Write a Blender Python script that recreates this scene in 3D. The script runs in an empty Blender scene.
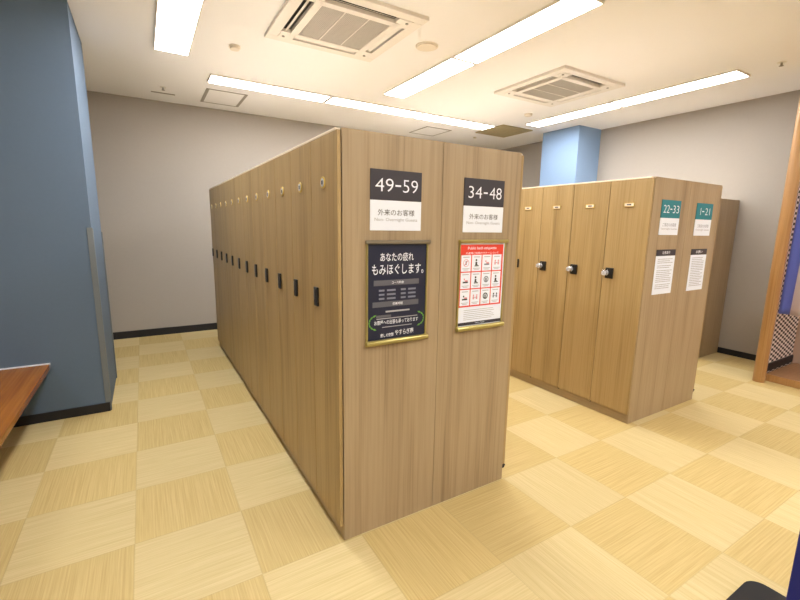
import bpy, bmesh, math, random
from mathutils import Vector, Matrix
random.seed(7)
S = bpy.context.scene
C = bpy.context.scene.collection

# ------------------------------------------------------------------ materials
def s2l(c):
    return tuple(((v/255.0)/12.92 if v/255.0 <= .04045 else (((v/255.0)+.055)/1.055)**2.4) for v in c)

def mat(name, rgb, rough=.6, metal=0.0, spec=.5, noise=0.0, nscale=8.0, bump=0.0, bscale=200.0, emit=None, estr=0.0):
    m = bpy.data.materials.new(name); m.use_nodes = True
    nt = m.node_tree; b = nt.nodes['Principled BSDF']
    col = (*s2l(rgb), 1)
    b.inputs['Base Color'].default_value = col
    b.inputs['Roughness'].default_value = rough
    b.inputs['Metallic'].default_value = metal
    b.inputs['Specular IOR Level'].default_value = spec
    if emit:
        b.inputs['Emission Color'].default_value = (*emit, 1)
        b.inputs['Emission Strength'].default_value = estr
    tc = nt.nodes.new('ShaderNodeTexCoord')
    if noise:
        n = nt.nodes.new('ShaderNodeTexNoise'); n.inputs['Scale'].default_value = nscale
        n.inputs['Detail'].default_value = 4
        nt.links.new(tc.outputs['Object'], n.inputs['Vector'])
        mx = nt.nodes.new('ShaderNodeMix'); mx.data_type = 'RGBA'
        mx.inputs['A'].default_value = tuple(v*(1-noise) for v in col[:3]) + (1,)
        mx.inputs['B'].default_value = tuple(min(1, v*(1+noise)) for v in col[:3]) + (1,)
        nt.links.new(n.outputs['Fac'], mx.inputs['Factor'])
        nt.links.new(mx.outputs['Result'], b.inputs['Base Color'])
    if bump:
        n2 = nt.nodes.new('ShaderNodeTexNoise'); n2.inputs['Scale'].default_value = bscale
        nt.links.new(tc.outputs['Object'], n2.inputs['Vector'])
        bp = nt.nodes.new('ShaderNodeBump'); bp.inputs['Strength'].default_value = bump; bp.inputs['Distance'].default_value = .002
        nt.links.new(n2.outputs['Fac'], bp.inputs['Height'])
        nt.links.new(bp.outputs['Normal'], b.inputs['Normal'])
    return m

def wood(name, stops, axis='Z', rough=.42, broad=9.0, fine=90.0):
    """straight laminate grain running along one axis"""
    m = bpy.data.materials.new(name); m.use_nodes = True
    nt = m.node_tree; b = nt.nodes['Principled BSDF']
    b.inputs['Roughness'].default_value = rough
    tc = nt.nodes.new('ShaderNodeTexCoord'); oi = nt.nodes.new('ShaderNodeObjectInfo')
    add = nt.nodes.new('ShaderNodeVectorMath'); add.operation = 'MULTIPLY_ADD'
    add.inputs[1].default_value = (1, 1, 1)
    mul = nt.nodes.new('ShaderNodeMath'); mul.operation = 'MULTIPLY'; mul.inputs[1].default_value = 37.0
    nt.links.new(oi.outputs['Random'], mul.inputs[0])
    nt.links.new(tc.outputs['Object'], add.inputs[0]); nt.links.new(mul.outputs[0], add.inputs[2])
    def tex(sc, stretch, det, dist=0):
        mp = nt.nodes.new('ShaderNodeMapping')
        s = [sc, sc, sc]; s['XYZ'.index(axis)] = sc*stretch
        mp.inputs['Scale'].default_value = s
        nt.links.new(add.outputs[0], mp.inputs['Vector'])
        n = nt.nodes.new('ShaderNodeTexNoise'); n.inputs['Scale'].default_value = 1
        n.inputs['Detail'].default_value = det; n.inputs['Distortion'].default_value = dist
        nt.links.new(mp.outputs[0], n.inputs['Vector']); return n
    a = tex(broad, .06, 3, .3); f = tex(fine, .018, 3)
    mx = nt.nodes.new('ShaderNodeMix'); mx.data_type = 'FLOAT'; mx.inputs['Factor'].default_value = .45
    nt.links.new(a.outputs['Fac'], mx.inputs['A']); nt.links.new(f.outputs['Fac'], mx.inputs['B'])
    r = nt.nodes.new('ShaderNodeValToRGB'); el = r.color_ramp.elements
    while len(el) < len(stops): el.new(.5)
    for e, (p, c) in zip(el, stops): e.position = p; e.color = (*s2l(c), 1)
    nt.links.new(mx.outputs['Result'], r.inputs['Fac'])
    nt.links.new(r.outputs['Color'], b.inputs['Base Color'])
    bp = nt.nodes.new('ShaderNodeBump'); bp.inputs['Strength'].default_value = .06; bp.inputs['Distance'].default_value = .001
    nt.links.new(f.outputs['Fac'], bp.inputs['Height']); nt.links.new(bp.outputs['Normal'], b.inputs['Normal'])
    return m

M = {}
M['door'] = wood('door_laminate', [(.30, (130, 106, 66)), (.46, (160, 134, 89)), (.58, (171, 145, 100)), (.72, (144, 118, 75))])
M['panel'] = wood('end_panel_laminate', [(.30, (130, 110, 83)), (.46, (157, 136, 106)), (.58, (167, 147, 117)), (.72, (143, 122, 93))])
M['edge'] = wood('pale_edge_band', [(.3, (232, 218, 198)), (.7, (242, 230, 212))], axis='Y')
M['plinth'] = wood('plinth_laminate', [(.3, (150, 128, 96)), (.7, (172, 150, 116))], axis='Y')
M['bench'] = wood('bench_wood', [(.25, (112, 60, 14)), (.45, (138, 82, 20)), (.6, (152, 95, 28)), (.78, (124, 67, 16))], axis='Y', rough=.25, broad=14, fine=70)
M['log'] = wood('post_wood', [(.3, (150, 108, 64)), (.5, (176, 134, 86)), (.7, (160, 118, 72))], rough=.3)
M['step'] = wood('step_wood', [(.3, (130, 92, 60)), (.7, (160, 122, 86))], axis='X', rough=.35)
M['dark'] = mat('dark_gap', (48, 36, 24), .8)
M['ceiling'] = mat('ceiling_paint', (238, 238, 240), .9, noise=.01, nscale=3)
M['wall'] = mat('wallpaper_grey', (164, 158, 151), .85, noise=.02, nscale=30, bump=.25, bscale=350)
M['wall_dk'] = mat('wallpaper_entry', (190, 160, 140), .85, noise=.02, nscale=30)
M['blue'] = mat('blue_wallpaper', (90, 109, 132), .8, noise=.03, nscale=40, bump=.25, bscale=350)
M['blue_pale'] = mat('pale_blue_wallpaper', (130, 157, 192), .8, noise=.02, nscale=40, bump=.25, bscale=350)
M['base'] = mat('black_baseboard', (22, 22, 28), .5)
M['white'] = mat('white_board', (230, 235, 246), .5)
M['paper'] = mat('white_paper', (228, 234, 247), .7)
M['charcoal'] = mat('charcoal_print', (52, 48, 56), .5)
M['black'] = mat('black_plastic', (20, 20, 22), .35)
M['navyprint'] = mat('navy_poster_print', (26, 31, 54), .45)
M['greybar'] = mat('grey_bar_print', (92, 92, 100), .5)
M['whiteink'] = mat('white_ink', (236, 240, 250), .6)
M['blackink'] = mat('black_ink', (40, 38, 42), .6)
M['greyink'] = mat('grey_ink', (165, 165, 170), .6)
M['paleink'] = mat('pale_ink', (120, 124, 140), .6)
M['pinkink'] = mat('pink_ink', (214, 140, 150), .6)
M['greenink'] = mat('green_ink', (104, 160, 64), .6)
M['teal'] = mat('teal_print', (26, 122, 136), .5)
M['red'] = mat('red_print', (220, 62, 44), .5)
M['gold'] = mat('pale_gold_metal', (186, 174, 112), .3, metal=.8)
M['silverb'] = mat('brushed_silver', (150, 142, 126), .35, metal=.8)
M['chrome'] = mat('chrome', (215, 215, 220), .15, metal=1)
M['brass'] = mat('brass_plate', (212, 186, 100), .35, metal=.25)
M['acwhite'] = mat('white_casing', (226, 222, 216), .5)
M['acgrille'] = mat('grey_intake_mesh', (176, 172, 165), .7)
M['slot'] = mat('dark_air_slot', (40, 38, 36), .8)
M['vent'] = mat('tan_vent_metal', (168, 154, 116), .5)
M['alu'] = mat('aluminium_trim', (150, 146, 138), .45, metal=.3)
M['satin'] = mat('satin_silver', (206, 206, 212), .4, metal=.3)
M['disc'] = mat('cream_plastic', (226, 218, 204), .6)
M['guard'] = mat('grey_corner_rubber', (106, 114, 120), .6)
M['navy'] = mat('navy_fabric', (20, 28, 112), .75, noise=.06, nscale=60, bump=.3, bscale=600)
M['footblk'] = mat('black_coated_foot', (14, 15, 20), .75)
M['light'] = mat('lamp_diffuser', (255, 250, 240), .5, emit=(1.0, .975, .94), estr=20)

# floor carpet tiles: 0.5 m checker, grain turned a quarter in every other tile
def floor_mat():
    m = bpy.data.materials.new('carpet_tile'); m.use_nodes = True
    nt = m.node_tree; b = nt.nodes['Principled BSDF']; L = nt.links
    N = nt.nodes.new
    b.inputs['Roughness'].default_value = .55; b.inputs['Specular IOR Level'].default_value = .3
    geo = N('ShaderNodeNewGeometry'); sep = N('ShaderNodeSeparateXYZ'); L.new(geo.outputs['Position'], sep.inputs[0])
    def math_(op, a, bb=None, c=None):
        n = N('ShaderNodeMath'); n.operation = op
        for i, v in enumerate((a, bb, c)):
            if v is None: continue
            if isinstance(v, (int, float)): n.inputs[i].default_value = v
            else: L.new(v, n.inputs[i])
        return n.outputs[0]
    u = math_('DIVIDE', math_('SUBTRACT', sep.outputs['X'], -.150), .5)
    v = math_('DIVIDE', math_('SUBTRACT', sep.outputs['Y'], 2.250), .5)
    iu = math_('FLOOR', u); iv = math_('FLOOR', v)
    fu = math_('FRACT', u); fv = math_('FRACT', v)
    sheen_flip = math_('GREATER_THAN', sep.outputs['X'], 1.35)          # baked sheen: viewing angle swaps light and dark tones past here
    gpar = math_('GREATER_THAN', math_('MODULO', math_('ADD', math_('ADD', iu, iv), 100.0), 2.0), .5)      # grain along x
    par = math_('GREATER_THAN', math_('MODULO', math_('ADD', math_('ADD', math_('ADD', iu, iv), sheen_flip), 100.0), 2.0), .5)   # tile painted lighter by the baked sheen
    # grain coordinates
    cs = N('ShaderNodeCombineXYZ'); L.new(sep.outputs['X'], cs.inputs[0]); L.new(sep.outputs['Y'], cs.inputs[1])
    def grain(sx, sy, det):
        mp = N('ShaderNodeMapping'); mp.inputs['Scale'].default_value = (sx, sy, 1); L.new(cs.outputs[0], mp.inputs['Vector'])
        n = N('ShaderNodeTexNoise'); n.inputs['Scale'].default_value = 1; n.inputs['Detail'].default_value = det; n.inputs['Roughness'].default_value = .65
        L.new(mp.outputs[0], n.inputs['Vector']); return n.outputs['Fac']
    gx = grain(2.2, 130, 3); gy = grain(130, 2.2, 3)
    mixg = N('ShaderNodeMix'); mixg.data_type = 'FLOAT'
    L.new(gpar, mixg.inputs['Factor']); L.new(gy, mixg.inputs['A']); L.new(gx, mixg.inputs['B'])
    def ramp(c0, c1):
        r = N('ShaderNodeValToRGB'); r.color_ramp.elements[0].position = .34; r.color_ramp.elements[1].position = .66
        r.color_ramp.elements[0].color = (*s2l(c0), 1); r.color_ramp.elements[1].color = (*s2l(c1), 1)
        L.new(mixg.outputs['Result'], r.inputs['Fac']); return r.outputs['Color']
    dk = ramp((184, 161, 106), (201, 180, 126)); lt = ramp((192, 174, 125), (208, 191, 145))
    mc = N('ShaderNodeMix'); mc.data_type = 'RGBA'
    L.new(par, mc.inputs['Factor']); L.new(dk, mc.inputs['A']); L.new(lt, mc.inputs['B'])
    # each tile a little different
    ci = N('ShaderNodeCombineXYZ'); L.new(iu, ci.inputs[0]); L.new(iv, ci.inputs[1])
    wn = N('ShaderNodeTexWhiteNoise'); wn.noise_dimensions = '3D'; L.new(ci.outputs[0], wn.inputs['Vector'])
    k = math_('MULTIPLY_ADD', wn.outputs['Value'], .09, .94)
    # seams
    e1 = math_('MINIMUM', fu, math_('SUBTRACT', 1.0, fu)); e2 = math_('MINIMUM', fv, math_('SUBTRACT', 1.0, fv))
    e = math_('MINIMUM', e1, e2); sm = math_('MULTIPLY_ADD', math_('LESS_THAN', e, .006), -.10, 1.0)
    kk = math_('MULTIPLY', k, sm)
    vm = N('ShaderNodeVectorMath'); vm.operation = 'SCALE'
    L.new(mc.outputs['Result'], vm.inputs[0]); L.new(kk, vm.inputs['Scale'])
    L.new(vm.outputs[0], b.inputs['Base Color'])
    bp = N('ShaderNodeBump'); bp.inputs['Strength'].default_value = .25; bp.inputs['Distance'].default_value = .002
    L.new(mixg.outputs['Result'], bp.inputs['Height']); L.new(bp.outputs['Normal'], b.inputs['Normal'])
    return m
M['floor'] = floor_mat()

def lattice_mat():
    m = bpy.data.materials.new('black_white_check'); m.use_nodes = True
    nt = m.node_tree; b = nt.nodes['Principled BSDF']; b.inputs['Roughness'].default_value = .6
    g = nt.nodes.new('ShaderNodeNewGeometry'); mp = nt.nodes.new('ShaderNodeMapping')
    mp.inputs['Scale'].default_value = (1/.062, 1, 1/.027); mp.inputs['Location'].default_value = (0, .5, 0)
    mp.inputs['Scale'].default_value[1] = 0
    ck = nt.nodes.new('ShaderNodeTexChecker'); ck.inputs['Scale'].default_value = 1
    ck.inputs['Color1'].default_value = (*s2l((235, 225, 222)), 1); ck.inputs['Color2'].default_value = (*s2l((52, 40, 42)), 1)
    nt.links.new(g.outputs['Position'], mp.inputs['Vector']); nt.links.new(mp.outputs[0], ck.inputs['Vector'])
    nt.links.new(ck.outputs['Color'], b.inputs['Base Color'])
    return m
M['lattice'] = lattice_mat()

def curtain_mat():
    m = bpy.data.materials.new('dyed_curtain_cloth'); m.use_nodes = True
    nt = m.node_tree; b = nt.nodes['Principled BSDF']; b.inputs['Roughness'].default_value = .85
    g = nt.nodes.new('ShaderNodeTexCoord'); sp = nt.nodes.new('ShaderNodeSeparateXYZ')
    nt.links.new(g.outputs['Object'], sp.inputs[0])
    # white figure dyed into the lower middle of each panel: |y - y0| + small lean in z
    m1 = nt.nodes.new('ShaderNodeMath'); m1.operation = 'MULTIPLY_ADD'; m1.inputs[1].default_value = .02
    nt.links.new(sp.outputs['Z'], m1.inputs[0]); nt.links.new(sp.outputs['Y'], m1.inputs[2])
    lt = nt.nodes.new('ShaderNodeMath'); lt.operation = 'LESS_THAN'; lt.inputs[1].default_value = -.048
    nt.links.new(m1.outputs[0], lt.inputs[0])
    mx = nt.nodes.new('ShaderNodeMix'); mx.data_type = 'RGBA'
    mx.inputs['A'].default_value = (*s2l((124, 138, 228)), 1); mx.inputs['B'].default_value = (*s2l((236, 228, 232)), 1)
    nt.links.new(lt.outputs[0], mx.inputs['Factor']); nt.links.new(mx.outputs['Result'], b.inputs['Base Color'])
    return m
M['curtain'] = curtain_mat()

# ------------------------------------------------------------------ mesh helpers
class MB:
    def __init__(s): s.bm = bmesh.new(); s.mats = []
    def mi(s, m):
        if m not in s.mats: s.mats.append(m)
        return s.mats.index(m)
    def box(s, x0, x1, y0, y1, z0, z1, m, bev=0.0, seg=2):
        t = bmesh.new(); bmesh.ops.create_cube(t, size=1)
        for v in t.verts:
            v.co = Vector((x0+(v.co.x+.5)*(x1-x0), y0+(v.co.y+.5)*(y1-y0), z0+(v.co.z+.5)*(z1-z0)))
        if bev: bmesh.ops.bevel(t, geom=t.edges[:], offset=bev, segments=seg, profile=.6, affect='EDGES')
        s.merge(t, m); return s
    def cyl(s, p0, p1, r, m, n=20, r2=None, bev=0.0):
        p0 = Vector(p0); p1 = Vector(p1); d = p1-p0
        t = bmesh.new(); bmesh.ops.create_cone(t, cap_ends=True, segments=n, radius1=r, radius2=r if r2 is None else r2, depth=d.length)
        if bev:
            ed = [e for e in t.edges if all(abs(abs(v.co.z)-d.length/2) < 1e-5 for v in e.verts)]
            bmesh.ops.bevel(t, geom=ed, offset=bev, segments=2, profile=.6, affect='EDGES')
        q = d.to_track_quat('Z', 'Y').to_matrix().to_4x4()
        bmesh.ops.transform(t, matrix=Matrix.Translation((p0+p1)/2) @ q, verts=t.verts)
        for f in t.faces: f.smooth = len(f.verts) == 4
        s.merge(t, m); return s
    def poly(s, pts, m, ext=None):
        t = bmesh.new(); vs = [t.verts.new(p) for p in pts]; f = t.faces.new(vs)
        if ext:
            r = bmesh.ops.extrude_face_region(t, geom=[f])
            bmesh.ops.translate(t, vec=ext, verts=[v for v in r['geom'] if isinstance(v, bmesh.types.BMVert)])
            bmesh.ops.recalc_face_normals(t, faces=t.faces)
        s.merge(t, m); return s
    def ring(s, cx, y, cz, r0, r1, m, n=24, th=.0006, a0=0, a1=2*math.pi):
        t = bmesh.new(); full = abs(a1-a0-2*math.pi) < 1e-6
        k = n if full else n+1; A = []
        for i in range(k):
            a = a0+(a1-a0)*i/n
            A.append((t.verts.new((cx+r0*math.cos(a), y-th, cz+r0*math.sin(a))), t.verts.new((cx+r1*math.cos(a), y-th, cz+r1*math.sin(a)))))
        for i in range(n):
            j = (i+1) % k
            t.faces.new((A[i][0], A[i][1], A[j][1], A[j][0]))
        s.merge(t, m); return s
    def merge(s, t, m):
        i = s.mi(m); me = bpy.data.meshes.new('tmp')
        for f in t.faces: f.material_index = i
        t.to_mesh(me); t.free(); s.bm.from_mesh(me); bpy.data.meshes.remove(me)
    def text(s, body, x0, x1, z0, z1, y, m, fit=True, bold=.006):
        me = text_mesh(body, bold)
        if me is None: return s
        xs = [v.co.x for v in me.vertices]; ys = [v.co.y for v in me.vertices]
        w = max(xs)-min(xs); h = max(ys)-min(ys)
        sx = (x1-x0)/w; sz = (z1-z0)/h
        if not fit: sx = sz = min(sx, sz)
        t = bmesh.new(); t.from_mesh(me); bpy.data.meshes.remove(me)
        ox = (x0+x1)/2-(min(xs)+w/2)*sx; oz = (z0+z1)/2-(min(ys)+h/2)*sz
        for v in t.verts: v.co = Vector((ox+v.co.x*sx, y, oz+v.co.y*sz))
        s.merge(t, m); return s
    def build(s, name, parent=None, loc=None):
        me = bpy.data.meshes.new(name); s.bm.to_mesh(me); s.bm.free()
        for m in s.mats: me.materials.append(M[m])
        o = bpy.data.objects.new(name, me); C.objects.link(o)
        if parent: o.parent = parent
        if loc is not None: o.location = loc
        return o

def text_mesh(body, bold):
    cu = bpy.data.curves.new('t', 'FONT'); cu.body = body; cu.resolution_u = 3; cu.offset = bold
    o = bpy.data.objects.new('t', cu); C.objects.link(o)
    dg = bpy.context.evaluated_depsgraph_get(); dg.update()
    me = bpy.data.meshes.new_from_object(o.evaluated_get(dg), depsgraph=dg)
    bpy.data.objects.remove(o); bpy.data.curves.remove(cu)
    if not me or not me.vertices: return None
    me.materials.clear()
    return me

def tag(o, label, cat, group=None, kind=None):
    if label: o['label'] = label
    if cat: o['category'] = cat
    if group: o['group'] = group
    if kind: o['kind'] = kind
    return o
def empty(name, loc, label, cat, group=None, rz=0):
    o = bpy.data.objects.new(name, None); C.objects.link(o); o.location = loc; o.rotation_euler = (0, 0, rz)
    o.empty_display_size = .1
    return tag(o, label, cat, group)
def struct(name, mb):
    o = mb.build(name); o['kind'] = 'structure'; return o
def kids(o): return [c for c in bpy.data.objects if c.parent == o]
def copy_tree(o, parent=None):
    c = o.copy(); C.objects.link(c); c.parent = parent
    for ch in kids(o): copy_tree(ch, c)
    return c

# ------------------------------------------------------------------ measures
CEIL = 3.14; YB = 6.711; XR = 6.386; XL = -3.2; YF = -3.2; XE = 8.4
BX = -.345; BY = 4.118; BY2 = 5.02          # blue wall end

# ------------------------------------------------------------------ room shell
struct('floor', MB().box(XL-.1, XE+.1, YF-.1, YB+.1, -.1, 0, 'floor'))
struct('ceiling', MB().box(XL-.1, XE+.1, YF-.1, YB+.1, CEIL, CEIL+.1, 'ceiling'))
struct('wall_back', MB().box(XL-.1, XE+.1, YB, YB+.1, 0, CEIL, 'wall'))
struct('wall_right', MB().box(XR, XR+.12, 1.755, YB, 0, CEIL, 'wall'))
struct('wall_left', MB().box(XL-.1, XL, YF, YB, 0, CEIL, 'wall'))
struct('wall_front', MB().box(XL-.1, XE+.1, YF-.1, YF, 0, CEIL, 'wall'))
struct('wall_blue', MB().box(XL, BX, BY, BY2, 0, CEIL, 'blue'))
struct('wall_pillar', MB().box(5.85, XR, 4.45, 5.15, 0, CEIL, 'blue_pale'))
struct('wall_entry', MB().box(5.56, XE, 1.715, 1.755, .0, CEIL, 'lattice'))
struct('wall_hall', MB().box(XE, XE+.1, YF, YB, 0, CEIL, 'wall_dk'))
struct('wall_foyer', MB().box(6.44, 6.56, YF, 1.715, .0, CEIL, 'wall_dk'))
struct('baseboard_back', MB().box(XL, XR, YB-.012, YB, 0, .10, 'base', .002))
struct('baseboard_right', MB().box(XR-.012, XR, 1.757, 4.45, 0, .075, 'base', .002).box(XR-.012, XR, 5.15, YB-.012, 0, .075, 'base', .002))
struct('baseboard_blue', MB().box(XL, BX, BY-.012, BY, 0, .075, 'base', .002))
struct('baseboard_pillar', MB().box(5.838, 5.85, 4.45, 5.15, 0, .075, 'base', .002))
struct('baseboard_entry', MB().box(5.62, 6.44, 1.703, 1.715, .075, .16, 'base', .002))

# rubber corner guards on the end of the blue wall
for (y0, sgn, zt, lab) in ((BY, 1, 1.52, 'grey rubber corner guard on the near edge of the blue wall end'),
                           (BY2, -1, 1.47, 'grey rubber corner guard on the far edge of the blue wall end')):
    b = MB()
    b.box(BX, BX+.009, min(y0, y0+sgn*.035), max(y0, y0+sgn*.035), .0, zt, 'guard', .003)
    b.box(BX-.03, BX+.009, min(y0, y0-sgn*.008)-(0.0), max(y0, y0-sgn*.008), .078 if sgn > 0 else 0, zt, 'guard', .003)
    o = b.build('corner_guard'); tag(o, lab, 'corner guard', 'corner guards on the blue wall end')

# ------------------------------------------------------------------ ceiling lights
def ceiling_light(x0, x1, y0, y1, label, group):
    cx, cy = (x0+x1)/2, (y0+y1)/2
    t = empty('ceiling_light', (cx, cy, CEIL-.02), label, 'ceiling light', group)
    hx, hy = (x1-x0)/2, (y1-y0)/2; e = .012
    f = MB()
    f.box(-hx, hx, -hy, -hy+e, 0, .02, 'acwhite', .002).box(-hx, hx, hy-e, hy, 0, .02, 'acwhite', .002)
    f.box(-hx, -hx+e, -hy+e, hy-e, 0, .02, 'acwhite', .002).box(hx-e, hx, -hy+e, hy-e, 0, .02, 'acwhite', .002)
    f.build('frame', t)
    MB().box(-hx+e, hx-e, -hy+e, hy-e, .001, .02, 'light').build('diffuser', t)
GL = 'recessed strip lights on the ceiling'
w = .145
ceiling_light(.35-w, .35+w, 3.42, 4.75, 'bright ceiling strip light nearest the blue wall end', GL)
ceiling_light(.35-w, .35+w, 2.07, 3.40, 'next ceiling strip light in line with the one nearest the blue wall end', GL)
ceiling_light(2.73-w, 2.73+w, 3.42, 4.75, 'farther strip light of the pair running between the two air conditioners', GL)
ceiling_light(2.73-w, 2.73+w, 2.07, 3.40, 'nearer strip light of the pair running between the two air conditioners', GL)
ceiling_light(5.24-w, 5.24+w, 3.49, 4.84, 'strip light just in front of the pale blue pillar', GL)
ceiling_light(5.24-w, 5.24+w, 2.13, 3.47, 'strip light near the right wall, nearest the round wooden post', GL)
ceiling_light(.74, 2.10, 5.34-w, 5.34+w, 'left end strip light of the row along the back wall', GL)
ceiling_light(2.13, 3.46, 5.34-w, 5.34+w, 'middle strip light of the row along the back wall', GL)
ceiling_light(3.49, 4.82, 5.34-w, 5.34+w, 'right end strip light of the row along the back wall, beside the tan vent', GL)
# unseen lamps added behind the viewer to brighten the front faces
GB = 'unseen strip lights added out of view'
for x in (-1.9, .35, 2.73, 5.0):
    ceiling_light(x-w, x+w, -.70, .63, 'unseen strip light added behind the viewer', GB)
    ceiling_light(x-w, x+w, -2.30, -.97, 'unseen strip light added behind the viewer', GB)
ceiling_light(5.75, 6.3, .9-w, .9+w, 'short strip light over the entry step behind the hanging curtain', GB)

# ------------------------------------------------------------------ ceiling cassettes
def cassette(cx, cy, div_along_y, label):
    t = empty('air_conditioner', (cx, cy, CEIL-.035), label, 'air conditioner', 'ceiling cassette air conditioners')
    H = .495; gi = .29; s0, s1 = .335, .41
    sl = .285                                 # half length of an outlet
    b = MB(); e = 'acwhite'
    # casing made of bars around the four air outlets
    b.box(-gi-.012, gi+.012, gi, s0, 0, .03, e).box(-gi-.012, gi+.012, -s0, -gi, 0, .03, e)
    b.box(-s0, -gi, -s0, s0, 0, .03, e).box(gi, s0, -s0, s0, 0, .03, e)
    for sg in (1, -1):
        a, c = sorted((sg*s0, sg*s1)); o0, o1 = sorted((sg*s1, sg*H))
        b.box(-H, H, o0, o1, .006, .035, e, .004); b.box(o0, o1, -s1, s1, .006, .035, e, .004)
        b.box(-s1, -sl, a, c, .003, .035, e); b.box(sl, s1, a, c, .003, .035, e)
        b.box(a, c, -s0, -sl, .003, .035, e); b.box(a, c, sl, s0, .003, .035, e)
    b.build('casing', t)
    d = MB()
    for sg in (1, -1):
        a, c = sorted((sg*s0, sg*s1))
        d.box(-sl, sl, a, c, .029, .034, 'slot'); d.box(a, c, -sl, sl, .029, .034, 'slot')
    d.build('air_outlet', t)
    for k in range(4):                        # louvre flaps blow outward and down
        f = MB(); f.box(-sl+.006, sl-.006, -.015, .015, -.0015, .0015, 'acwhite', .001)
        o = f.build('louvre', t)
        a = k*math.pi/2
        r = (s0+s1)/2
        o.matrix_local = Matrix.Rotation(a, 4, 'Z') @ Matrix.Translation((0, -r, .016)) @ Matrix.Rotation(math.radians(28), 4, 'X')
    g = MB(); g.box(-gi+.012, gi-.012, -gi+.012, gi-.012, .004, .012, 'acgrille')
    n = 44
    for i in range(n):
        p = -gi+.014+(2*gi-.028)*(i+.5)/n
        g.box(p-.0022, p+.0022, -gi+.012, gi-.012, .001, .005, 'acgrille')
    g.build('intake_grille', t)
    d = MB()
    for q in (-gi/3, gi/3):
        if div_along_y: d.box(q-.004, q+.004, -gi+.012, gi-.012, -.001, .006, 'acwhite')
        else: d.box(-gi+.012, gi-.012, q-.004, q+.004, -.001, .006, 'acwhite')
    for sg in (1, -1):
        a, c = sorted((sg*gi, sg*(gi-.012)))
        d.box(-gi, gi, a, c, -.001, .012, 'acwhite'); d.box(a, c, -gi, gi, -.001, .012, 'acwhite')
    d.build('grille_frame', t)
    for sx in (-1, 1):
        for sy in (-1, 1):
            MB().cyl((sx*.372, sy*.372, -.003), (sx*.372, sy*.372, .004), .012, 'alu', 12).build('corner_screw', t)
cassette(1.49, 3.42, True, 'nearer ceiling air conditioner, cut off by the top of the picture')
cassette(4.13, 3.48, False, 'ceiling cassette air conditioner between the middle and right strip lights')

# ------------------------------------------------------------------ small ceiling items
def hatch(x0, x1, y0, y1, label, wide=.016):
    t = empty('access_hatch', ((x0+x1)/2, (y0+y1)/2, CEIL-.006), label, 'ceiling hatch', 'ceiling access hatches')
    hx, hy = (x1-x0)/2, (y1-y0)/2; e = .016
    f = MB()
    ew = wide
    f.box(-hx, hx, -hy, -hy+e, 0, .006, 'alu').box(-hx, hx, hy-e, hy, 0, .006, 'alu').box(-hx, -hx+ew, -hy+e, hy-e, 0, .006, 'alu').box(hx-ew, hx, -hy+e, hy-e, 0, .006, 'alu')
    f.build('frame', t)
    MB().box(-hx+ew, hx-ew, -hy+e, hy-e, .003, .006, 'ceiling').build('panel', t)
hatch(.77, 1.24, 5.77, 6.41, 'rectangular ceiling access hatch near the back wall, left end', .034)
hatch(3.99, 4.48, 5.86, 6.40, 'square ceiling access hatch above the top of the front locker block')

t = empty('ceiling_vent', (5.205, 5.41, CEIL-.016), 'tan square slatted ceiling vent grille at the end of the back light row', 'vent')
MB().box(-.30, .30, -.30, .30, .010, .016, 'slot').build('backing', t)
f = MB()
for a in (-1, 1):
    p, q = sorted((a*.325, a*.295)); f.box(-.325, .325, p, q, 0, .016, 'vent', .002); f.box(p, q, -.295, .295, 0, .016, 'vent', .002)
f.build('frame', t)
sl = MB()
for i in range(26):
    p = -.29+.58*(i+.5)/26
    sl.box(p-.0095, p+.0095, -.295, .295, .003, .009, 'vent'); 
for i in range(7):
    p = -.29+.58*(i+.5)/7
    sl.box(-.295, .295, p-.004, p+.004, .001, .006, 'vent')
sl.build('slats', t)

def disc(name, x, y, r, h, label, cat, group=None, inner=True, tip='disc'):
    t = empty(name, (x, y, CEIL-h), label, cat, group)
    MB().cyl((0, 0, h*.5), (0, 0, h), r, 'disc', 32).build('rim', t)
    if inner: MB().cyl((0, 0, 0), (0, 0, h*.5), r*.8, tip, 32, r2=r*.86).build('cover', t)
    return t
disc('ceiling_speaker', 2.27, 3.37, .10, .014, 'round cream ceiling speaker between the large air conditioner and the middle light', 'speaker')
disc('smoke_detector', .83, 4.32, .05, .03, 'small round cream detector left of the large air conditioner', 'detector', 'round ceiling detectors')
disc('smoke_detector', 4.73, 4.45, .055, .03, 'small round detector in front of the right air conditioner, towards the pillar', 'detector', 'round ceiling detectors')
disc('smoke_detector', 5.14, 6.05, .03, .02, 'tiny round detector behind the tan vent near the back wall', 'detector', 'round ceiling detectors')
def sprinkler(x, y, label):
    t = empty('fire_sprinkler', (x, y, CEIL-.035), label, 'sprinkler', 'ceiling sprinklers')
    MB().cyl((0, 0, .03), (0, 0, .035), .035, 'acwhite', 24).build('escutcheon', t)
    MB().cyl((0, 0, .006), (0, 0, .03), .010, 'alu', 12).build('stem', t)
    MB().cyl((0, 0, 0), (0, 0, .005), .018, 'alu', 16).build('deflector', t)
sprinkler(.33, 6.03, 'small ceiling sprinkler in the far left corner near the back wall')
sprinkler(5.24, 1.84, 'small ceiling sprinkler beside the top of the round wooden post')
o = MB().box(-.13, .13, -.015, .015, 0, .006, 'alu', .001).build('ceiling_plate', loc=(.34, 6.29, CEIL-.006))
tag(o, 'thin grey ceiling plate beside the far left sprinkler', 'ceiling plate')

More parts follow.
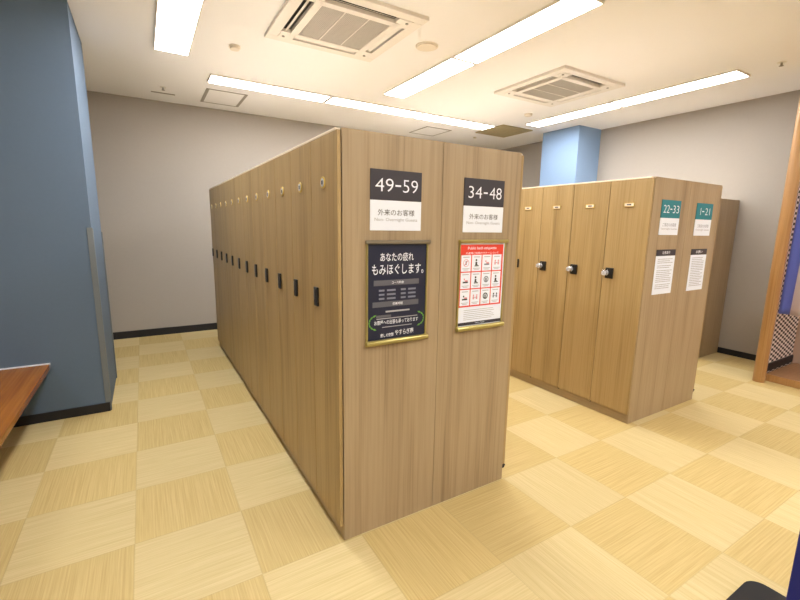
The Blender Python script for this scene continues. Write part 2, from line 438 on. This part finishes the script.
# ------------------------------------------------------------------ locker banks
DT = .020
def make_bank(name, x, y, rz, depth, length, H, n, label, keys=(), numbers=None, oval=True):
    """doors face local -X; local origin = front corner of the carcass at floor level"""
    t = empty(name, (x, y, 0), label, 'lockers', 'wooden locker banks', rz)
    g = .001
    MB().box(.004, depth-g, .020, length-.020, .075, H-.020, 'dark').build('carcass', t)
    MB().box(0, depth-g, 0, .018, 0, H, 'panel', .0012).build('end_panel', t)
    MB().box(0, depth-g, length-.018, length, 0, H, 'panel', .0012).build('end_panel', t)
    MB().box(.001, .018, .0185, length-.0185, 0, .074, 'plinth', .001).build('plinth', t)
    MB().box(-DT-.003, depth-g, .0185, length-.0185, H-.009, H+.001, 'edge', .001).build('top_panel', t)
    pitch = (length-.001)/n; dw = pitch-.005
    d0 = MB().box(-DT-.003, -.006, 0, dw, .084, H-.0105, 'door', .0016).build('door', t, (0, .0005, 0))
    # lock housing near the far edge
    D = DT+.003
    lk = MB(); ly = dw-.062; lh = .033 if keys else .024
    lk.box(-D-.012, -D, ly-lh, ly+lh, 1.165 if not keys else 1.175, 1.262, 'black', .004)
    lk.box(-D-.0150, -D-.012, ly+.010, ly+.017, 1.195, 1.250, 'alu', .002)
    lk = lk.build('lock', d0)
    pl = MB(); pz = 1.765; py = dw/2
    if oval:
        pl.cyl((-D-.005, py, pz), (-D, py, pz), .027, 'brass', 28, bev=.0015)
        pl.cyl((-D-.0062, py, pz), (-D-.005, py, pz), .019, 'satin', 20)
        pl.box(-D-.0068, -D-.006, py-.008, py-.002, pz-.009, pz+.009, 'slot'); pl.box(-D-.0068, -D-.006, py+.002, py+.008, pz-.009, pz+.009, 'slot')
    else:
        pl.box(-D-.004, -D, py-.042, py+.042, pz-.016, pz+.016, 'brass', .006, 3)
        pl.box(-D-.0046, -D-.004, py-.036, py+.036, pz-.011, pz+.011, 'edge')
        pl.box(-D-.0052, -D-.0046, py-.018, py+.018, pz-.004, pz+.005, 'slot')
    pl = pl.build('number_plate', d0)
    hg = MB().box(-DT+.001, -.002, dw+.0002, dw+.0036, .072, .095, 'black').cyl((-DT-.001, dw+.002, .090), (-DT+.006, dw+.002, .090), .007, 'black', 10).build('pivot_hinge', d0)
    doors = [d0]
    for k in range(1, n):
        d = d0.copy(); C.objects.link(d); d.parent = t; d.location = (0, .0005+k*pitch, 0)
        for ch in (lk, pl, hg):
            c = ch.copy(); C.objects.link(c); c.parent = d
        doors.append(d)
    for k in keys:
        kn = MB(); ly2 = ly+.026
        kn.cyl((-DT-.012, ly2-.004, 1.220), (-DT-.050, ly2-.004, 1.220), .021, 'satin', 20, bev=.003)
        kn.box(-DT-.078, -DT-.048, ly2-.009, ly2, 1.208, 1.236, 'satin', .002)
        kn.cyl((-DT-.040, ly2-.004, 1.220), (-DT-.046, ly2-.004, 1.220), .025, 'chrome', 20, bev=.002)
        kn.build('key_knob', doors[k])
    return t

X1, Y1, W1, H1, L1 = .758, 1.757, 1.080, 1.982, 4.05
make_bank('locker_bank', X1, Y1, 0, W1/2, L1, H1, 12,
          'oak locker row under the 49-59 sign, dark handles facing the left aisle', oval=True)
make_bank('locker_bank', X1+W1, Y1+L1, math.pi, W1/2, L1, H1, 12,
          'locker row behind the end panel with the 34-48 sign, doors facing the right aisle', oval=True)
X2, Y2, W2, H2, L2 = 3.295, 1.807, 1.048, 1.966, 4.10
make_bank('locker_bank', X2, Y2, 0, W2/2, L2, H2, 12,
          'oak locker row under the teal 22-33 sign, keys in three of its locks', keys=(0, 1, 2), oval=False)
make_bank('locker_bank', X2+W2, Y2+L2, math.pi, W2/2, L2, H2, 12,
          'locker row behind the end panel with the teal 1-21 sign, facing the right wall', oval=False)
make_bank('locker_bank', 5.84, 2.438, 0, .53, 1.99, 1.955, 6,
          'separate brown locker row standing against the right wall', oval=False)

# ------------------------------------------------------------------ signs on the end panels
def place_sign(name, x0, x1, z0, z1, y, label, cat, group):
    return empty(name, ((x0+x1)/2, y-.0002, z0), label, cat, group)
def number_sign(x0, x1, z0, z1, zs, y, num, dash, cap, eng, hm, ink, label, grp):
    t = place_sign('number_sign', x0, x1, z0, z1, y, label, 'sign', grp)
    hw = (x1-x0)/2; H = z1-z0; s = zs-z0
    MB().box(-hw, hw, -.004, 0, 0, s, 'white', .0006).build('placard', t)
    MB().box(-hw, hw, -.0044, 0, s+.0002, H, hm, .0006).build('header_band', t)
    c = s+(H-s)*.50; h2 = (H-s)*.215
    b = MB(); f = lambda u: -hw+2*hw*u
    for body, u0, u1 in num: b.text(body, f(u0), f(u1), c-h2, c+h2, -.0050, 'whiteink', fit=body != '1', bold=-.008)
    b.box(f(dash[0]), f(dash[1]), -.0050, -.0044, c-.0045, c+.0035, 'whiteink')
    b.build('number_text', t)
    b = MB().text(cap, -hw*.72, hw*.72, s*.50, s*.71, -.0046, ink, bold=.0)
    b.text(eng, -hw*.84, hw*.84, s*.285, s*.42, -.0046, 'greyink').build('caption_text', t)
GS = 'number signs on the locker end panels'
number_sign(.893, 1.171, 1.550, 1.825, 1.688, Y1, (('49', .09, .435), ('59', .62, .92)), (.47, .58), '外来のお客様', 'Non- Overnight Guests', 'charcoal', 'blackink',
            'black and white number sign reading 49-59 on the front locker end', GS)
number_sign(1.436, 1.716, 1.545, 1.823, 1.682, Y1, (('34', .10, .43), ('48', .62, .93)), (.47, .57), '外来のお客様', 'Non- Overnight Guests', 'charcoal', 'blackink',
            'black and white number sign reading 34-48 on the front locker end', GS)
number_sign(3.414, 3.690, 1.537, 1.805, 1.668, Y2, (('22', .10, .41), ('33', .59, .92)), (.45, .55), 'ご宿泊のお客様', 'Overnight Guests', 'teal', 'paleink',
            'teal and white number sign reading 22-33 on the rear locker end', GS)
number_sign(3.950, 4.222, 1.533, 1.801, 1.668, Y2, (('1', .19, .30), ('21', .53, .82)), (.34, .46), 'ご宿泊のお客様', 'Overnight Guests', 'teal', 'paleink',
            'teal and white number sign reading 1-21 on the rear locker end', GS)

def notice(x0, x1, z0, z1, y, head, label, seed):
    rr = random.Random(seed)
    t = place_sign('paper_notice', x0, x1, z0, z1, y, label, 'notice', 'text notices on the rear locker end')
    hw = (x1-x0)/2; H = z1-z0; s = H-.05
    MB().box(-hw, hw, -.003, 0, 0, s, 'paper').build('sheet', t)
    MB().box(-hw, hw, -.0032, 0, s+.0002, H, 'charcoal').text(head, -hw*.42, hw*.42, s+.014, s+.037, -.0037, 'whiteink').build('header_band', t)
    b = MB(); z = s-.028
    while z > .03:
        x = -hw*.80; end = hw*rr.choice((.8, .8, .74, .5, .66, .8))
        while x < end-.01:
            l = rr.uniform(.012, .05); x2 = min(x+l, end)
            b.box(x, x2, -.0036, -.003, z, z+.0050, 'greyink'); x = x2+.004
        z -= .0150 if rr.random() > .18 else .023
    b.build('body_text', t)
notice(3.420, 3.700, 1.066, 1.423, Y2, '注意事項', 'white notice of small text below the teal 22-33 sign', 3)
notice(3.955, 4.222, 1.064, 1.421, Y2, 'お願い', 'white notice of small text below the teal 1-21 sign', 5)

# posters in gold rails
def poster_frame(t, hw, H, top):
    # slim side mouldings, round rails top and bottom
    for nm, sg in (('side_rail', -1), ('side_rail', 1)):
        a, c = sorted((sg*hw, sg*(hw-.009)))
        MB().box(a, c, -.010, 0, .022, H-.020, 'gold', .002).build(nm, t)
    MB().cyl((-hw-.006, -.012, H-.012), (hw+.008, -.012, H-.012), .0095, top, 20, bev=.002).build('top_rail', t)
    MB().cyl((-hw-.004, -.014, .014), (hw+.004, -.014, .014), .0135, 'gold', 20, bev=.002).build('bottom_rail', t)

x0, x1, z0, z1 = .872, 1.217, 1.000, 1.508
t = place_sign('framed_poster', x0, x1, z0, z1, Y1, 'dark navy poster with white Japanese writing in a gold frame below the 49-59 sign', 'poster', 'gold framed posters')
hw = (x1-x0)/2; H = z1-z0
MB().box(-hw+.009, hw-.009, -.005, 0, .020, H-.018, 'navyprint').build('poster_sheet', t)
poster_frame(t, hw, H, 'silverb')
Y_ = -.0056
b = MB()
b.text('あなたの疲れ', -.098, .088, .405, .447, Y_, 'whiteink')
b.text('もみほぐします。', -.142, .148, .342, .392, Y_, 'whiteink')
b.build('headline_text', t); b = MB()
b.text('癒しの空間', -.094, -.022, .036, .054, Y_, 'whiteink')
b.text('やすらぎ庵', -.012, .096, .038, .067, Y_, 'whiteink')
b.build('venue_text', t); b = MB()
b.text('お部屋への出張も承っております', -.128, .122, .099, .121, Y_, 'whiteink')
b.build('service_text', t)
b = MB()
b.box(-.132, .122, -.0056, -.005, .290, .316, 'greybar', .0002); b.text('コース料金', -.034, .034, .2965, .3095, -.0060, 'whiteink')
b.box(-.138, .122, -.0056, -.005, .186, .212, 'greybar', .0002); b.text('営業時間', -.028, .028, .1925, .2055, -.0060, 'whiteink')
b.build('section_bars', t)
b = MB()
for k in range(3):
    z = .262-k*.020
    for xa, xb in ((-.104, -.074), (-.060, -.012), (.018, .046), (.060, .104)):
        b.box(xa, xb, Y_, -.005, z, z+.009, 'paleink')
b.box(-.066, .070, Y_, -.005, .158, .166, 'greyink')
b.box(-.118, -.036, Y_, -.005, .134, .146, 'greybar')
b.box(-.116, .118, Y_, -.005, .1265, .1305, 'greyink'); b.box(-.085, .085, Y_, -.005, .084, .0875, 'greyink')
b.build('small_text', t)
b = MB()
for sg in (-1, 1):
    for k in range(7):
        a = -1.15+k*.38; R = .048
        cx = sg*(.108+R*math.cos(a)); cz = .112+R*.75*math.sin(a)
        ta = a+math.pi/2
        dx, dz = sg*math.cos(ta)*.013, math.sin(ta)*.011; nx, nz = -dz*.38, dx*.38
        p = [(cx-dx, -.0058, cz-dz), (cx+nx, -.0058, cz+nz), (cx+dx, -.0058, cz+dz), (cx-nx, -.0058, cz-nz)]
        b.poly(p, 'greenink')
b.build('laurel_print', t)

x0, x1, z0, z1 = 1.416, 1.750, 1.010, 1.510
t = place_sign('framed_poster', x0, x1, z0, z1, Y1, 'red and white etiquette poster with small pictograms in a gold frame below the 34-48 sign', 'poster', 'gold framed posters')
hw = (x1-x0)/2; H = z1-z0
MB().box(-hw+.009, hw-.009, -.005, 0, .020, H-.016, 'paper').build('poster_sheet', t)
poster_frame(t, hw, H, 'gold')
MB().box(-hw+.012, hw-.018, -.0056, -.005, .132, H-.030, 'red').build('red_panel', t)
b = MB().text('Public bath etiquette', -.108, .096, .440, .459, -.0062, 'whiteink').text('大浴場ご利用のマナーについて', -.122, .114, .419, .431, -.0062, 'whiteink')
b.build('headline_text', t)
cw, chh = .0665, .0875
rr = random.Random(4)
for r in range(3):
    for c in range(4):
        cx = -.1205+c*.0735+.004; cz = .371-r*.0935
        q = MB().box(cx-cw/2, cx+cw/2, -.0060, -.0056, cz-chh/2, cz+chh/2, 'paper')
        y = -.0062
        q.box(cx-.022, cx+.022, y, -.006, cz+.031, cz+.035, 'greyink')
        q.box(cx-.024, cx+.024, y, -.006, cz-.030, cz-.027, 'greyink'); q.box(cx-.016, cx+.016, y, -.006, cz-.037, cz-.034, 'greyink')
        k = r*4+c
        if k in (0,):
            q.ring(cx, -.006, cz+.002, .017, .020, 'pinkink'); q.poly([(cx-.014, y-.0002, cz-.010), (cx-.011, y-.0002, cz-.013), (cx+.014, y-.0002, cz+.014), (cx+.011, y-.0002, cz+.017)], 'pinkink')
            q.box(cx-.004, cx+.004, y, -.006, cz-.008, cz+.012, 'paleink')
        elif k in (1, 5, 7):
            q.ring(cx-.003, -.006, cz+.016, 0.0, .006, 'blackink', 12)
            q.poly([(cx-.008, y, cz+.008), (cx+.006, y, cz+.004), (cx+.002, y, cz-.004), (cx+.010, y, cz-.012), (cx-.010, y, cz-.012)], 'blackink')
            q.box(cx-.014, cx+.016, y, -.006, cz-.018, cz-.013, 'blackink')
        elif k in (2, 4, 8):
            q.ring(cx-.008, -.006, cz+.008, .0, .005, 'pinkink' if k != 8 else 'blackink', 12)
            q.box(cx-.018, cx+.018, y, -.006, cz-.013, cz-.005, 'paleink' if k == 2 else 'blackink')
            q.box(cx-.004, cx+.016, y, -.006, cz-.005, cz+.003, 'pinkink')
        elif k in (3, 9, 11):
            for dx in (-.012, .0115):
                q.ring(cx+dx, -.006, cz+.010, 0, .005, 'pinkink' if k != 11 else 'blackink', 12)
                q.box(cx+dx-.005, cx+dx+.005, y, -.006, cz-.012, cz+.004, 'pinkink' if k != 11 else 'paleink')
            q.box(cx-.004, cx+.004, y, -.006, cz-.004, cz, 'paleink')
        else:
            q.ring(cx, -.006, cz+.002, .012, .018, 'paleink' if k == 6 else 'blackink')
            q.box(cx-.006, cx-.001, y, -.006, cz-.010, cz+.010, 'blackink'); q.box(cx+.002, cx+.006, y, -.006, cz-.010, cz+.010, 'blackink')
        q.build('pictogram_card', t)
b = MB()
for k in range(6):
    b.box(-.118, .110-rr.random()*.06, -.0056, -.005, .112-k*.0105, .1145-k*.0105, 'greyink')
b.build('footer_text', t)
MB().box(-hw+.010, hw-.010, -.0058, -.005, .029, .046, 'charcoal').text('Notice to all guests', -.034, .034, .033, .042, -.0062, 'whiteink').build('footer_strip', t)

# ------------------------------------------------------------------ bench at left
t = empty('wooden_bench', (-.98, 3.0, 0), 'glossy orange brown wooden bench with its end against the blue wall', 'bench')
xe, xw, ya, yb = .275, -.275, -1.25, BY-3.0-.006
MB().box(xw, xe, ya, yb, .425, .465, 'bench', .003).build('seat', t)
MB().box(-.20, -.14, ya+.2, yb-.02, .35, .424, 'bench', .002).build('beam', t)
for yy in (ya+.15, yb-.25):
    MB().box(xw+.03, -.09, yy, yy+.06, 0, .349, 'bench', .003).build('leg', t)
MB().box(xw, xe+.006, yb+.0005, yb+.0055, .458, .474, 'white', .001).build('wall_trim', t)

# ------------------------------------------------------------------ post, step, header beam and curtain on the right
PX, PY = 5.545, 1.765
o = MB().cyl((0, 0, 0), (0, 0, CEIL-.001), .053, 'log', 40, bev=.004).build('round_post', loc=(PX-.016, PY-.062, 0))
tag(o, 'round varnished wooden post from floor to ceiling beside the checked wall', 'post')
t = empty('entry_step', (5.62, -.3, 0), 'low wooden step floor behind the round post', 'step')
MB().box(.02, .80, -2.4, 1.985, .0, .074, 'step', .002).build('deck', t)
MB().box(0.0, .0195, -2.4, 1.985, 0, .075, 'log', .002).build('nosing', t)
o = MB().box(5.61, 5.75, YF+.02, 1.70, 2.27, 2.66, 'log', .004).build('header_beam'); tag(o, 'orange brown wooden beam above the hanging curtain', 'beam')
struct('wall_lintel', MB().box(5.61, 5.75, YF+.02, 1.70, 2.662, CEIL, 'wall_dk'))
# curtain
t = empty('noren_curtain', (5.68, 1.643, .73), 'blue and white cloth curtain hanging from a rod beside the round post', 'curtain')
def cloth(y0, y1, z0, z1, ph):
    bm = bmesh.new(); nx, nz = 40, 24; G = []
    for j in range(nz+1):
        row = []
        for i in range(nx+1):
            u = i/nx; v = j/nz
            row.append(bm.verts.new((.020*math.sin(u*13+ph)*(1-.75*v), y1+(y0-y1)*u + (.02*(1-v) if i == 0 else 0), z0+(z1-z0)*v)))
        G.append(row)
    for j in range(nz):
        for i in range(nx): bm.faces.new((G[j][i], G[j][i+1], G[j+1][i+1], G[j+1][i]))
    r = bmesh.ops.solidify(bm, geom=bm.faces[:], thickness=.003)
    for f in bm.faces: f.smooth = True
    me = bpy.data.meshes.new('cloth_panel'); bm.to_mesh(me); bm.free(); me.materials.append(M['curtain'])
    o = bpy.data.objects.new('cloth_panel', me); C.objects.link(o); return o
c1 = cloth(-.40, .02, 0, 1.475, 0); c1.parent = t
c2 = cloth(-.84, -.42, 0, 1.475, 2); c2.parent = t
MB().cyl((0, .04, 1.485), (0, -1.9, 1.485), .012, 'black', 16).build('rod', t)
MB().box(-.012, .012, .012, .036, 1.445, 1.52, 'black', .004).box(-.02, .044, .016, .032, 1.505, 1.528, 'black', .003).build('rod_hook', t)

# ------------------------------------------------------------------ navy stand at the lower right
t = empty('navy_partition', (1.92, .0, 0), 'navy blue upright panel on a black rounded foot at the lower right corner', 'partition')
pts = []
for cx, cy, a0 in ((.250, .535, 0), (-.19, .535, 90), (-.19, -.535, 180), (.250, -.535, 270)):
    for k in range(7):
        a = math.radians(a0+k*15); pts.append((cx+.065*math.cos(a), cy+.065*math.sin(a), 0))
ft = bmesh.new(); fc = ft.faces.new([ft.verts.new(p) for p in pts])
ex = bmesh.ops.extrude_face_region(ft, geom=[fc]); bmesh.ops.translate(ft, vec=(0, 0, .045), verts=[v for v in ex['geom'] if isinstance(v, bmesh.types.BMVert)])
bmesh.ops.recalc_face_normals(ft, faces=ft.faces)
bmesh.ops.bevel(ft, geom=[e for e in ft.edges if all(v.co.z > .04 for v in e.verts)], offset=.010, segments=3, profile=.5, affect='EDGES')
fb = MB(); fb.merge(ft, 'footblk'); fb.build('foot', t)
MB().box(-.03, .03, -.50, .402, .046, 1.15, 'navy', .008, 3).build('panel', t)

# ------------------------------------------------------------------ camera, world, view
cam = bpy.data.cameras.new('camera'); co = bpy.data.objects.new('camera', cam); C.objects.link(co)
F = Vector((0.50942389, 0.84312697, -0.17211684)); R = Vector((0.85725815, -0.5146277, 0.01633362)); U = Vector((0.07480478, 0.1558693, 0.98494112))
m = Matrix.Identity(4)
for i in range(3): m[i][0] = R[i]; m[i][1] = U[i]; m[i][2] = -F[i]
m.translation = Vector((0, 0, 1.5712)); co.matrix_world = m
cam.sensor_width = 36; cam.sensor_fit = 'HORIZONTAL'; cam.lens = 422.49/800*36; cam.clip_start = .02
S.camera = co
wd = bpy.data.worlds.new('world'); S.world = wd; wd.use_nodes = True
wd.node_tree.nodes['Background'].inputs[0].default_value = (1, .95, .88, 1); wd.node_tree.nodes['Background'].inputs[1].default_value = .3
S.view_settings.view_transform = 'Standard'; S.view_settings.look = 'None'; S.view_settings.gamma = 1; S.view_settings.use_curve_mapping = False
S.view_settings.exposure = 0.62
S.cycles.max_bounces = 10; S.cycles.diffuse_bounces = 7; S.cycles.use_denoising = True
S.cycles.sample_clamp_indirect = 6
